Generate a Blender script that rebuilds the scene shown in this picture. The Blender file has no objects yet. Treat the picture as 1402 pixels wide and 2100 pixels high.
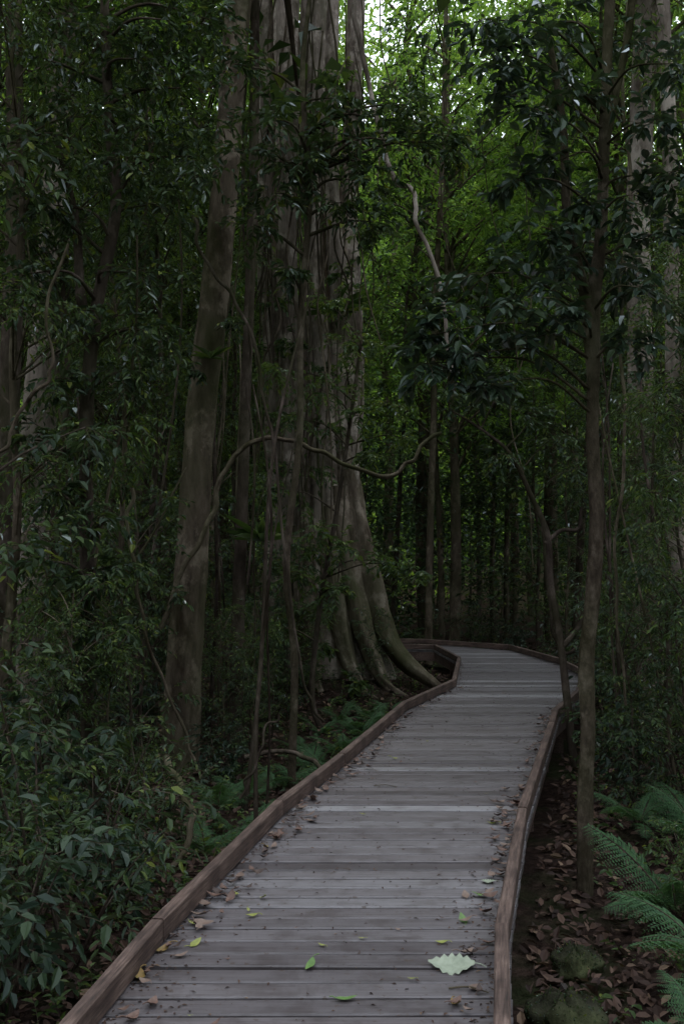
import bpy, math, random
import numpy as np
rng = np.random.default_rng(7); random.seed(7)
C = bpy.context.scene.collection
F = 2041.7; PITCH = math.atan(108/F); CAMZ = 1.5
cp, sp = math.cos(PITCH), math.sin(PITCH)
def P(px, py, D):
    u = (px-701)/F; v = (1050-py)/F
    dy = cp - sp*v; dz = sp + cp*v
    t = D/dy
    return np.array([u*t, D, CAMZ+dz*t])
def onplane(px, py, z=0.0):
    u = (px-701)/F; v = (1050-py)/F
    dy = cp - sp*v; dz = sp + cp*v
    t = (z-CAMZ)/dz
    return np.array([u*t, dy*t, z])
def gz(x, y):
    r = np.sqrt((x*1.15)**2+(y-12)**2); s = np.clip((r-38)/70,0,1); added_hill = 46*s*s*(3-2*s)  # rising slope all round, added to block the horizon glow
    return (-.45 + .33*np.exp(-((x+.1)**2+(y-15.2)**2)/5.) + .035*np.sin(x*1.7+.6*y)+.03*np.sin(y*2.3-x)+.03*np.sin(x*.5+2)*np.cos(y*.4)
            + .02*np.sin(5*x+1)*np.sin(4.2*y) + added_hill*(1+.12*np.sin(x*.09+1)+.08*np.sin(y*.13+x*.05)))
def nrm(a): return a/np.maximum(np.linalg.norm(a, axis=-1, keepdims=True), 1e-9)
# ---------------------------------------------------------------- geometry
class Geo:
    def __init__(s): s.v=[]; s.n=0; s.f=[]
    def add(s, v, f, mat=0, smooth=False):
        v = np.asarray(v, float).reshape(-1,3); f = np.asarray(f, int)
        s.v.append(v); s.f.append((f+s.n, mat, smooth)); s.n += len(v)
    def build(s, name, mats, parent=None, origin=(0,0,0)):
        me = bpy.data.meshes.new(name)
        v = np.concatenate(s.v) - np.asarray(origin, float)
        me.vertices.add(len(v)); me.vertices.foreach_set('co', v.astype(np.float32).ravel())
        loops = np.concatenate([f.ravel() for f,_,_ in s.f])
        tot = np.concatenate([np.full(len(f), f.shape[1]) for f,_,_ in s.f])
        mi = np.concatenate([np.full(len(f), m) for f,m,_ in s.f])
        sm = np.concatenate([np.full(len(f), k) for f,_,k in s.f])
        st = np.concatenate([[0], np.cumsum(tot)[:-1]])
        me.loops.add(len(loops)); me.loops.foreach_set('vertex_index', loops.astype(np.int32))
        me.polygons.add(len(tot)); me.polygons.foreach_set('loop_start', st.astype(np.int32))
        me.polygons.foreach_set('material_index', mi.astype(np.int32))
        me.polygons.foreach_set('use_smooth', sm.astype(bool))
        me.update(calc_edges=True)
        for m in mats: me.materials.append(m)
        o = bpy.data.objects.new(name, me); C.objects.link(o)
        if parent is not None: o.parent = parent
        return o
def spline(pts, sub):
    p = np.asarray(pts, float)
    p = np.vstack([2*p[0]-p[1], p, 2*p[-1]-p[-2]]); out=[]
    for i in range(1, len(p)-2):
        a,b,c,d = p[i-1:i+3]
        for k in range(sub):
            t = k/sub
            out.append(.5*((2*b)+(-a+c)*t+(2*a-5*b+4*c-d)*t*t+(-a+3*b-3*c+d)*t**3))
    out.append(p[-2]); return np.array(out)
def tube(G, pts, rad, seg=10, sub=6, mat=0, lump=.08, flat=1.0, lobes=3, cap=True):
    """pts (n,3), rad (n) tapered tube with an irregular outline"""
    q = spline(np.column_stack([np.asarray(pts,float), np.asarray(rad,float)]), sub)
    p, r = q[:,:3], np.maximum(q[:,3], .002)
    T = nrm(np.gradient(p, axis=0))
    ref = np.array([1.,0,0]) if abs(T[:,0]).mean()<.6 else np.array([0,1.,0])
    S = nrm(ref - T*(T@ref)[:,None]); N = np.cross(T, S)
    th = np.linspace(0, 2*math.pi, seg, endpoint=False); ph = rng.uniform(0,6.28,4)
    s = np.concatenate([[0], np.cumsum(np.linalg.norm(np.diff(p,axis=0),axis=1))])[:,None]
    w = 1+lump*(np.sin(lobes*th+ph[0]+.5*s)*.8+.6*np.sin((lobes+2)*th+ph[1]-1.1*s)+.5*np.sin(s*3+ph[2]+th)+.35*np.sin(s*9+ph[3]+2*th))
    R = (r[:,None]*w)[:,:,None]
    ring = p[:,None]+R*(S[:,None]*np.cos(th)[None,:,None]*flat+N[:,None]*np.sin(th)[None,:,None])
    n = len(p); idx = np.arange(n*seg).reshape(n,seg)
    f = np.stack([idx[:-1], np.roll(idx[:-1],-1,1), np.roll(idx[1:],-1,1), idx[1:]],-1).reshape(-1,4)
    G.add(ring.reshape(-1,3), f, mat, True)
def twigs(G, a, b, r, mat=1):
    d = nrm(b-a); up = np.array([0,0,1.])
    s = nrm(np.cross(d, up)+1e-4); n = np.cross(s, d)
    r = np.broadcast_to(np.asarray(r,float), (len(a),))[:,None]
    V = np.stack([a+s*r, a-s*r*.5+n*r*.8, a-s*r*.5-n*r*.8, b+s*r*.4, b-s*r*.2+n*r*.4, b-s*r*.2-n*r*.4],1)
    base = (np.arange(len(a))*6)[:,None,None]
    f = np.array([[0,1,4,3],[1,2,5,4],[2,0,3,5]])[None]+base
    G.add(V.reshape(-1,3), f.reshape(-1,4), mat)
def leaves(G, p, d, n, L, W, hi=True, fold=.22, curl=.15, mat=0):
    d = nrm(d); s = nrm(np.cross(d, n)); n = np.cross(s, d)
    L = L[:,None]; W = W[:,None]
    if hi:
        V = np.stack([p, p+d*L*.28+s*W*.5+n*W*fold, p+d*L*.66+s*W*.42+n*W*fold-n*L*curl*.4, p+d*L-n*L*curl,
                      p+d*L*.66-s*W*.42+n*W*fold-n*L*curl*.4, p+d*L*.28-s*W*.5+n*W*fold],1)
        fb = np.array([[0,1,2,3],[0,3,4,5]]); k = 6
    else:
        V = np.stack([p, p+d*L*.45+s*W*.5+n*W*fold, p+d*L-n*L*curl, p+d*L*.45-s*W*.5+n*W*fold],1)
        fb = np.array([[0,1,2],[0,2,3]]); k = 4
    f = fb[None]+(np.arange(len(p))*k)[:,None,None]
    G.add(V.reshape(-1,3), f.reshape(-1,fb.shape[1]), mat)
def sprays(G, o, d, L, K, s, w=.42, droop=.25, hi=True, tw=.003, mat=0, tmat=1):
    T = len(o); d = nrm(d); up = np.array([0,0,1.])
    t = ((np.arange(K)+1.)/K)[None,:,None]
    o3 = o[:,None]; d3 = d[:,None]; L3 = L[:,None,None]
    pos = o3+d3*L3*t; pos = pos - up*droop*L3*t*t
    tan = d3-2*droop*t*up
    perp = nrm(np.cross(tan, up)+1e-3)
    sg = np.where(np.arange(K)%2==0, 1., -1.)[None,:,None]
    ld = nrm(tan)*.6+perp*sg*.8+rng.normal(0,.28,(T,K,3))-up*.25
    nn = up+rng.normal(0,.35,(T,K,3))+.3*perp*rng.normal(0,1,(T,1,1))
    sz = s*rng.uniform(.6,1.25,(T,K))
    leaves(G, pos.reshape(-1,3), ld.reshape(-1,3), nn.reshape(-1,3), sz.ravel(), (sz*w*rng.uniform(.8,1.15,(T,K))).ravel(), hi, mat=mat)
    if tw: 
        mid = pos[:,K//2]; twigs(G, o, mid, tw, tmat); twigs(G, mid, pos[:,-1], tw*.6, tmat)
def clump(G, c, R, ns, K, s, hi=True, flat=.55, **kw):
    u = nrm(rng.normal(0,1,(ns,3))*np.array([1,1,flat])); 
    o = c+u*R*rng.uniform(0,.55,(ns,1))
    L = R*rng.uniform(.5,1.0,ns)
    sprays(G, o, u+rng.normal(0,.25,(ns,3)), L, K, s, hi=hi, **kw)
# ---------------------------------------------------------------- materials
def newmat(name):
    m = bpy.data.materials.new(name); m.use_nodes = True; nt = m.node_tree
    for n in list(nt.nodes): nt.nodes.remove(n)
    out = nt.nodes.new('ShaderNodeOutputMaterial'); return m, nt, out
def ramp(nt, fac, stops):
    r = nt.nodes.new('ShaderNodeValToRGB'); e = r.color_ramp.elements
    while len(e) < len(stops): e.new(.5)
    for i,(p,c) in enumerate(stops): e[i].position = p; e[i].color = (*c,1)
    nt.links.new(fac, r.inputs[0]); return r.outputs[0]
def noise(nt, scale, stretch=(1,1,1), detail=5, coord='Object', rough=.6, isl=False):
    tc = nt.nodes.new('ShaderNodeTexCoord'); mp = nt.nodes.new('ShaderNodeMapping'); mp.inputs['Scale'].default_value = stretch
    src = tc.outputs[coord]
    if isl:
        g = nt.nodes.new('ShaderNodeNewGeometry'); mu = nt.nodes.new('ShaderNodeVectorMath'); mu.operation='SCALE'; mu.inputs[0].default_value=(37,0,91)
        nt.links.new(g.outputs['Random Per Island'], mu.inputs['Scale']); ad = nt.nodes.new('ShaderNodeVectorMath'); ad.operation='ADD'
        nt.links.new(src, ad.inputs[0]); nt.links.new(mu.outputs[0], ad.inputs[1]); src = ad.outputs[0]
    nt.links.new(src, mp.inputs[0]); n = nt.nodes.new('ShaderNodeTexNoise')
    n.inputs['Scale'].default_value = scale; n.inputs['Detail'].default_value = detail; n.inputs['Roughness'].default_value = rough
    nt.links.new(mp.outputs[0], n.inputs['Vector']); return n.outputs[0]
def mixc(nt, fac, a, b, mode='MIX'):
    m = nt.nodes.new('ShaderNodeMix'); m.data_type='RGBA'; m.blend_type = mode
    for k,x in ((0,fac),(6,a),(7,b)):
        if hasattr(x,'links'): nt.links.new(x, m.inputs[k])
        elif k==0: m.inputs[0].default_value = x
        else: m.inputs[k].default_value = (*x,1)
    return m.outputs[2]
def leafmat(name, stops, trans=.3, rough=.38, spec=.5):
    m, nt, out = newmat(name)
    g = nt.nodes.new('ShaderNodeNewGeometry')
    col = ramp(nt, g.outputs['Random Per Island'], stops)
    b = nt.nodes.new('ShaderNodeBsdfDiffuse'); nt.links.new(col, b.inputs[0])
    t = nt.nodes.new('ShaderNodeBsdfTranslucent'); tcx = mixc(nt, 1., col, (1.45,1.5,.7), 'MULTIPLY'); nt.links.new(tcx, t.inputs[0])
    mx = nt.nodes.new('ShaderNodeMixShader'); mx.inputs[0].default_value = trans
    nt.links.new(b.outputs[0], mx.inputs[1]); nt.links.new(t.outputs[0], mx.inputs[2])
    gl = nt.nodes.new('ShaderNodeBsdfGlossy'); gl.inputs['Roughness'].default_value = rough; gl.inputs[0].default_value=(.85,.92,.95,1)
    lw = nt.nodes.new('ShaderNodeLayerWeight'); lw.inputs[0].default_value=.3
    mu = nt.nodes.new('ShaderNodeMath'); mu.operation='MULTIPLY_ADD'; mu.inputs[1].default_value=spec*.42; mu.inputs[2].default_value=.012; nt.links.new(lw.outputs['Fresnel'], mu.inputs[0])
    m2 = nt.nodes.new('ShaderNodeMixShader'); nt.links.new(mu.outputs[0], m2.inputs[0]); nt.links.new(mx.outputs[0], m2.inputs[1]); nt.links.new(gl.outputs[0], m2.inputs[2])
    nt.links.new(m2.outputs[0], out.inputs[0])
    return m
LD = leafmat('dark_leaf', [(0,(.022,.038,.018)),(.5,(.042,.072,.030)),(.94,(.075,.115,.036)),(1,(.19,.22,.04))])
LG = leafmat('glossy_leaf', [(0,(.02,.038,.023)),(.6,(.035,.06,.033)),(1,(.06,.092,.042))], trans=.2, rough=.32, spec=.65)
LM = leafmat('mid_leaf', [(0,(.036,.065,.022)),(.6,(.074,.122,.036)),(.95,(.12,.17,.04)),(1,(.20,.24,.05))], trans=.4)
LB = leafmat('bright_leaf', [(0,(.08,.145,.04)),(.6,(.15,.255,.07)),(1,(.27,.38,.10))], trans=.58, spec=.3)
FN = leafmat('fern_leaf', [(0,(.045,.10,.045)),(1,(.08,.165,.065))], trans=.3, rough=.5, spec=.2)
DL = leafmat('dead_leaf', [(0,(.03,.018,.014)),(.5,(.07,.04,.03)),(.9,(.13,.08,.058)),(1,(.22,.15,.10))], trans=.08, rough=.6, spec=.15)
def bark(name, a, b, c, moss=.35, scale=9, st=(1,1,.3), bands=False, bmp=.8):
    m, nt, out = newmat(name)
    n1 = noise(nt, scale, st, 6, rough=.72); n2 = noise(nt, 1.3, (1,1,.5), 3)
    col = ramp(nt, n1, [(.3,a),(.52,b),(.75,c)])
    patch = ramp(nt, noise(nt, 3.2, (1,1,.8), 5, rough=.7), [(.52,(0,0,0)),(.6,(1,1,1))])
    col = mixc(nt, mixc(nt,1.,patch,(.55,.55,.55),'MULTIPLY'), col, tuple(min(1,x*1.7) for x in c))
    dk = ramp(nt, noise(nt, 2.1, (1,1,.4), 5, rough=.7), [(.36,(.35,.33,.3)),(.5,(1,1,1))]); col = mixc(nt,1.,col,dk,'MULTIPLY')
    mossf = ramp(nt, n2, [(.5-.12+.2*(1-moss)*.5,(0,0,0)),(.66+.1*(1-moss),(min(.85,moss*1.4),)*3)])
    col = mixc(nt, mossf, col, (.055,.065,.025))
    bs = nt.nodes.new('ShaderNodeBsdfDiffuse'); nt.links.new(col, bs.inputs[0])
    bp = nt.nodes.new('ShaderNodeBump'); bp.inputs['Strength'].default_value=bmp; bp.inputs['Distance'].default_value=.025
    nt.links.new(n1, bp.inputs['Height']); nt.links.new(bp.outputs[0], bs.inputs['Normal']); nt.links.new(bs.outputs[0], out.inputs[0]); return m
BP = bark('pale_bark', (.13,.105,.088),(.32,.265,.225),(.46,.40,.345), .4, 7)
BM = bark('brown_bark', (.052,.041,.031),(.12,.095,.07),(.20,.165,.125), .6, 10)
BD = bark('dark_bark', (.035,.027,.022),(.08,.061,.05),(.13,.103,.087), .5, 14)
BS = bark('rough_mottled_bark', (.035,.028,.022),(.09,.07,.052),(.17,.14,.11), .6, 22, (1,1,.5))
BR0 = bark('root_bark', (.08,.06,.045),(.18,.145,.11),(.28,.235,.19), .6, 9)
TW = newmat('twig_bark'); _m,_nt,_o = TW; _d=_nt.nodes.new('ShaderNodeBsdfDiffuse'); _nt.links.new(ramp(_nt,noise(_nt,6,detail=1),[(.3,(.04,.03,.022)),(.7,(.10,.08,.06))]),_d.inputs[0]); _nt.links.new(_d.outputs[0],_o.inputs[0]); TW=_m
def plankmat():
    m, nt, out = newmat('weathered_deck_wood')
    g = nt.nodes.new('ShaderNodeNewGeometry')
    base = ramp(nt, g.outputs['Random Per Island'], [(0,(.085,.074,.077)),(.18,(.165,.149,.153)),(.36,(.105,.092,.095)),(.52,(.175,.161,.166)),(.7,(.13,.115,.118)),(.88,(.20,.188,.194)),(1,(.34,.33,.34))])
    gr = noise(nt, 4, (1.,24,1), 4, rough=.6, isl=True)
    col = mixc(nt, 1., base, ramp(nt, gr, [(.38,(.78,.76,.75)),(.5,(1,1,1)),(.64,(1.14,1.14,1.14))]), 'MULTIPLY')
    st = noise(nt, 6, (1,1.2,1), 5, rough=.65, isl=True)
    col = mixc(nt, 1., col, ramp(nt, st, [(.38,(.74,.71,.70)),(.5,(1,1,1)),(.7,(1.06,1.06,1.07))]), 'MULTIPLY')
    gl = ramp(nt, noise(nt, 26, (1,1,1), 3), [(.63,(0,0,0)),(.68,(.75,.75,.75))])
    col = mixc(nt, gl, col, (.07,.048,.035))
    bs = nt.nodes.new('ShaderNodeBsdfPrincipled'); nt.links.new(col, bs.inputs['Base Color'])
    bs.inputs['Roughness'].default_value=.46
    nt.links.new(bs.outputs[0], out.inputs[0]); return m
WD = plankmat()
def kerbmat():
    m, nt, out = newmat('weathered_kerb_wood')
    gr = noise(nt, 5, (18,1.0,18), 6, rough=.7)
    col = ramp(nt, gr, [(.32,(.032,.021,.017)),(.48,(.10,.066,.053)),(.68,(.21,.155,.13))])
    st = noise(nt, 3, (1,1,1), 6); col = mixc(nt, 1., col, ramp(nt, st, [(.38,(.5,.44,.42)),(.6,(1.15,1.1,1.07))]), 'MULTIPLY')
    bs = nt.nodes.new('ShaderNodeBsdfPrincipled'); nt.links.new(col, bs.inputs['Base Color']); bs.inputs['Roughness'].default_value=.7
    bp = nt.nodes.new('ShaderNodeBump'); bp.inputs['Strength'].default_value=.4; bp.inputs['Distance'].default_value=.005
    nt.links.new(gr, bp.inputs['Height']); nt.links.new(bp.outputs[0], bs.inputs['Normal']); nt.links.new(bs.outputs[0], out.inputs[0]); return m
WK = kerbmat()
def groundmat():
    m, nt, out = newmat('forest_soil')
    col = ramp(nt, noise(nt, 14, detail=6, rough=.75), [(.3,(.014,.010,.009)),(.5,(.034,.023,.019)),(.72,(.08,.053,.042))])
    col = mixc(nt, ramp(nt, noise(nt,1.1,detail=4),[(.48,(0,0,0)),(.62,(.7,.7,.7))]), col, (.022,.032,.013))
    tc = nt.nodes.new('ShaderNodeTexCoord'); sx = nt.nodes.new('ShaderNodeSeparateXYZ'); nt.links.new(tc.outputs['Object'], sx.inputs[0])
    mr = nt.nodes.new('ShaderNodeMapRange'); mr.inputs[1].default_value=.2; mr.inputs[2].default_value=3; nt.links.new(sx.outputs[2], mr.inputs[0])
    added_hill = ramp(nt, noise(nt, .9, detail=8, rough=.8), [(.4,(.004,.006,.004)),(.52,(.010,.018,.008)),(.68,(.03,.055,.016))])  # added hillside coloured very dark to stand in for forest shade
    col = mixc(nt, mr.outputs[0], col, added_hill)
    bs = nt.nodes.new('ShaderNodeBsdfDiffuse'); nt.links.new(col, bs.inputs[0])
    bp = nt.nodes.new('ShaderNodeBump'); bp.inputs['Strength'].default_value=1; bp.inputs['Distance'].default_value=.04
    nt.links.new(noise(nt,18,detail=5), bp.inputs['Height']); nt.links.new(bp.outputs[0], bs.inputs['Normal']); nt.links.new(bs.outputs[0], out.inputs[0]); return m
GM = groundmat()
MOSS = bark('mossy_stone', (.028,.026,.020),(.05,.05,.035),(.07,.075,.04), .6, 12, (1,1,1))
# ---------------------------------------------------------------- object helpers
def tag(o, label, cat=None, group=None, kind=None):
    if label: o['label'] = label
    if cat: o['category'] = cat
    if group: o['group'] = group
    if kind: o['kind'] = kind
    return o
def thing(name, loc, label, cat, group=None):
    o = bpy.data.objects.new(name, None); C.objects.link(o); o.location = [float(v) for v in loc]; o.empty_display_size=.2
    return tag(o, label, cat, group)
def copytree(o, parent=None):
    c = o.copy(); C.objects.link(c)
    if parent is not None: c.parent = parent
    for ch in list(o.children): copytree(ch, c)
    return c
used = set()
def place(root, x, y, rz, sc, label, group, zoff=0, tilt=0):
    o = root if root.name not in used else copytree(root)
    used.add(o.name); used.add(root.name)
    o.location = (float(x), float(y), float(gz(x,y)-.04+zoff)); o.rotation_euler = (tilt, tilt*.6, rz); o.scale = (sc,sc,sc)
    tag(o, label, None, group); return o
# ================================================================ setting
k = 5.2; u = np.linspace(-1,1,300); gx = 320*np.sinh(k*u)/math.sinh(k); gy = gx+8
X,Y = np.meshgrid(gx,gy); Z = gz(X,Y)
n = len(u); idx = np.arange(n*n).reshape(n,n)
G = Geo(); G.add(np.stack([X,Y,Z],-1), np.stack([idx[:-1,:-1],idx[:-1,1:],idx[1:,1:],idx[1:,:-1]],-1).reshape(-1,4), 0, True)
tag(G.build('ground',[GM]), 'dark leaf strewn forest floor beside and beneath the boardwalk', 'ground', kind='structure')
# boardwalk ------------------------------------------------------
def kline(px):
    q=[onplane(a,b,.098)[:2] for a,b in px]; s=(q[1]-q[0])/(q[1][1]-q[0][1]); e=q[0]+s*(1.0-q[0][1])
    return [tuple(e)]+[tuple(v) for v in q[1:]]
Lk = [(-1.02,-4)]+kline([(135,2100),(322,1885),(572,1641),(700,1545),(830,1438),(930,1393),(941,1347),(893,1322)])+[(.3,17.95),(-2.2,18.7)]
Rk = [(.30,-4)]+kline([(1029,2100),(1028,1893),(1070,1655),(1130,1480),(1139,1452),(1184,1414),(1196,1374),(1148,1350),(1045,1322)])+[(1.5,18.9),(-2,19.9)]
Lm = np.array(Lk[:-2]); Rm = np.array(Rk[:-2])
def Lx(y): return np.interp(y, Lm[:,1], Lm[:,0])
def Rx(y): return np.interp(y, Rm[:,1], Rm[:,0])
bw = thing('boardwalk', (0,0,0), 'weathered timber boardwalk with low kerb rails winding away through the forest', 'boardwalk'); bw['kind']='structure'
def box8(a,b,c,d,z0,z1):
    v=[(*a,z0),(*b,z0),(*c,z0),(*d,z0),(*a,z1),(*b,z1),(*c,z1),(*d,z1)]
    return np.array(v), np.array([[0,3,2,1],[4,5,6,7],[0,1,5,4],[1,2,6,5],[2,3,7,6],[3,0,4,7]])
def plank_box(G, a, b, c, d, z0, z1, tiltz):
    A,B,Cc,Dd = [np.array(q,float) for q in (a,b,c,d)]
    v,f = box8(A,B,Cc,Dd,z0,z1-.005); 
    e=.005; dirn=(Dd-A)/max(np.linalg.norm(Dd-A),1e-6); dirn2=(Cc-B)/max(np.linalg.norm(Cc-B),1e-6)
    top=[(*(A+dirn*e),z1),(*(B+dirn2*e),z1),(*(Cc-dirn2*e),z1),(*(Dd-dirn*e),z1)]
    v=np.vstack([v,top]); v[4:,2]+=tiltz
    f=[[0,3,2,1],[0,1,5,4],[1,2,6,5],[2,3,7,6],[3,0,4,7],[8,9,10,11],[4,5,9,8],[5,6,10,9],[6,7,11,10],[7,4,8,11]]
    G.add(v, f)
G = Geo(); ye = float(min(Lm[-1,1],Rm[-1,1])); y=-4.0
while y < ye-.06:
    pw=.132; y1=min(y+pw,ye); g0=.016*rng.uniform(.75,1.4); sk=rng.normal(0,.003)
    o=.032+rng.uniform(0,.008)
    a=(Lx(y)-o,y+g0+sk); b=(Rx(y)+o,y+g0-sk); c=(Rx(y1)+o,y1-sk); d=(Lx(y1)-o,y1+sk)
    plank_box(G,a,b,c,d,-.035,0,rng.uniform(-.004,.002)); y=y1
pairs=[((Lm[-1,0],ye),(Rm[-1,0],ye)),((1.0,ye+.17),(1.95,18.6)),((.3,17.95),(.4,19.2)),((-2.2,18.7),(-2,19.9))]
for (l0,r0),(l1,r1) in zip(pairs[:-1],pairs[1:]):
    l0,r0,l1,r1 = [np.array(q) for q in (l0,r0,l1,r1)]
    mlen = .5*(np.linalg.norm(l1-l0)+np.linalg.norm(r1-r0)); npk = max(2,int(round(mlen/.13)))
    for i in range(npk):
        t0=i/npk; t1=(i+1)/npk; g=.006/mlen
        plank_box(G, l0+(l1-l0)*(t0+g), r0+(r1-r0)*(t0+g), r0+(r1-r0)*(t1-g), l0+(l1-l0)*(t1-g), -.035, 0, rng.uniform(-.004,.002))
G.build('deck', [WD], bw)
def kerb(p, q, side):
    p=np.array(p); q=np.array(q); d=nrm(q-p); s=np.array([d[1],-d[0]])
    L=np.linalg.norm(q-p); G=Geo(); w=.027; Ht=.098+rng.uniform(-.005,.005)
    N=2; cs=[]
    for i in range(N+1):
        t=i/N; c=p+d*(.006+(L-.012)*t)
        e=.006
        for dx,z in ((-w,.012),(-w,Ht-e),(-w+e,Ht),(w-e,Ht),(w,Ht-e),(w,.012)):
            cs.append([*(c+s*dx),z])
    idx=np.arange((N+1)*6).reshape(N+1,6)
    f=np.stack([idx[:-1],np.roll(idx[:-1],-1,1),np.roll(idx[1:],-1,1),idx[1:]],-1).reshape(-1,4)
    G.add(cs,f,0); G.add(np.array(cs)[idx[0]],[list(range(6))[::-1]]); G.add(np.array(cs)[idx[-1]],[list(range(6))])
    ang=math.atan2(-d[0],d[1]); ca,sa=math.cos(-ang),math.sin(-ang)
    for i in range(len(G.v)):
        v=G.v[i]-np.array([p[0],p[1],0]); G.v[i]=np.stack([v[:,0]*ca-v[:,1]*sa, v[:,0]*sa+v[:,1]*ca, v[:,2]],-1)
    o=G.build('kerb_rail',[WK],bw); o.location=(p[0],p[1],0); o.rotation_euler=(0,0,ang)
for K_ in (Lk,Rk):
    for a,b in zip(K_[:-1],K_[1:]): kerb(a,b,1)
for K_,sg in ((Lk,1),(Rk,-1)):
    for a,b in zip(K_[:-1],K_[1:]):
        a=np.array(a); b=np.array(b); d=nrm(b-a); s=np.array([d[1],-d[0]])*sg; G=Geo()
        v,f=box8(a+s*0,a+s*.05,b+s*.05,b+s*0,-.19,-.037); G.add(v,f); G.build('edge_joist',[WK],bw)
        m=(a+b)/2; gzz=float(gz(*m)); G=Geo(); h=.05
        c=m+s*.11; v,f=box8(c+(-h,-h),c+(h,-h),c+(h,h),c+(-h,h),gzz-.2,-.04); G.add(v,f); G.build('support_post',[WK],bw)
# ================================================================ trees
def tree(name, label, cat, path, mat, clumps=(), leaf=LD, s=.10, K=9, ns=14, seg=12, lump=.07, branches=(), group=None, top=None, hi=True, w=.42, flat=.55, droop=.25, crownname='crown', limb_r=.012, base=True, lobes=3):
    pts=[P(a,b,D) for a,b,D,r in path]; rad=[r for *_,r in path]
    if base:
        p0=pts[0]; p0[2]=gz(p0[0],p0[1])-.12
    if top is not None:
        last=pts[-1]; pts.append(last+np.array(top[:3])); rad.append(top[3])
    org=pts[0].copy()
    t=thing(name, org, label, cat, group)
    G=Geo(); 
    rr=list(rad)
    if base: 
        pts.insert(1, pts[0]*.88+pts[1]*.12 if len(pts)>1 else pts[0]); rr.insert(1, rad[0]); rr[0]=rad[0]*1.45
    tube(G, pts, rr, seg=seg, lump=lump, lobes=lobes)
    sp_ = spline(np.column_stack([pts,rr]),6)
    for br in branches: 
        bp=[P(a,b,D) for a,b,D,r in br]; tube(G,bp,[q[3] for q in br],seg=7,lump=lump)
    if clumps:
        Gc=Geo()
        for c in clumps:
            cx,cy,D,R = c[:4]; cc=P(cx,cy,D)
            clump(Gc, cc, R, ns, K, s, hi=hi, w=w, flat=flat, droop=droop)
            cand=sp_[sp_[:,2]<cc[2]-.15*R] if (sp_[:,2]<cc[2]-.15*R).any() else sp_
            j=np.argmin(np.linalg.norm(cand[:,:3]-cc-np.array([0,0,-.4*R]),axis=1)); a=cand[j,:3]
            mid=(a+cc)/2+np.array([rng.normal(0,.06),rng.normal(0,.06),.12*np.linalg.norm(cc-a)])
            tube(G,[a,mid,cc],[min(cand[j,3]*.7,limb_r*1.6),limb_r,limb_r*.4],seg=5,sub=5,lump=.05)
        Gc.build(crownname,[leaf,TW],t,org)
    G.build('trunk',[mat],t,org)
    return t
def high_crown(t, loc, seed, R=3.0, n=1000, s=.36):
    n=int(n); G=Geo(); q=rng.normal(0,1,(16,3))*np.array([R*.55,R*.55,.9])
    c=q[rng.integers(0,16,n)]+rng.normal(0,.45,(n,3)); d=rng.normal(0,1,(n,3))*np.array([1,1,.5]); nn=rng.normal(0,.45,(n,3))+np.array([0,0,1])
    L=s*rng.uniform(.6,1.2,n); leaves(G,c,d,nn,L,L*.55,hi=False)
    for i in range(16): tube(G,[np.array([0,0,-2.]),q[i]*.5+np.array([0,0,-.8]),q[i]],[.06,.04,.015],seg=5,sub=3,mat=1)
    o=G.build('crown',[LD,TW],t); o.location=[float(v) for v in loc]; return o
# 1 fig --------------------------------------------------------
D0=15.0; s0=D0/F
org=np.array([-.2,D0,float(gz(-.2,D0))-.1])
fig=thing('fig_tree', org, 'huge pale multi stemmed fig tree with flaring buttress roots left of the boardwalk bend','tree')
G=Geo()
stems=[[(650,1440,15.4,90),(645,1150,15.4,62),(638,800,15.3,36),(645,500,15.2,20),(622,250,15.1,17),(636,0,15,17),(650,-300,15,18),(600,-700,15.4,18)],
 [(560,1430,14.9,44),(576,1150,14.8,30),(568,800,14.7,22),(545,500,14.7,19),(546,200,14.7,17),(538,-150,14.6,17),(520,-700,14.3,14)],
 [(625,1450,14.5,48),(620,1150,14.5,31),(604,850,14.5,22),(590,550,14.5,18),(596,250,14.5,16),(600,-100,14.5,16),(640,-700,14.2,14)],
 [(685,1450,14.5,54),(670,1150,14.5,35),(657,850,14.5,24),(642,550,14.5,19),(644,300,14.5,16),(660,-100,14.5,16),(690,-700,14.2,14)],
 [(745,1440,14.7,60),(720,1200,14.7,41),(706,900,14.7,28),(692,600,14.7,24),(676,400,14.7,19),(672,200,14.8,16),(680,-50,14.9,16),(700,-700,15,14)],
 [(712,950,14.9,30),(720,700,14.9,23),(714,450,14.9,18),(724,200,14.9,17),(730,0,14.9,17),(736,-600,14.9,16)],
 [(590,1200,14.45,14),(588,900,14.4,11),(578,600,14.4,10),(585,300,14.4,9),(575,0,14.4,9),(570,-500,14.4,8)],
 [(600,1300,15.2,20),(575,1000,15.2,16),(560,700,15.2,14),(580,400,15.2,12),(570,100,15.2,12),(590,-400,15.2,10)]]
for st in stems:
    q=[P(a,b,D) for a,b,D,r in st]; r=[c[3]*s0 for c in st]
    if st[0][1]>1400: q[0][2]=org[2]-.1
    tube(G,q,r,seg=26,sub=12,lump=.13,lobes=5)
G.build('trunk',[BP],fig,org)
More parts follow.
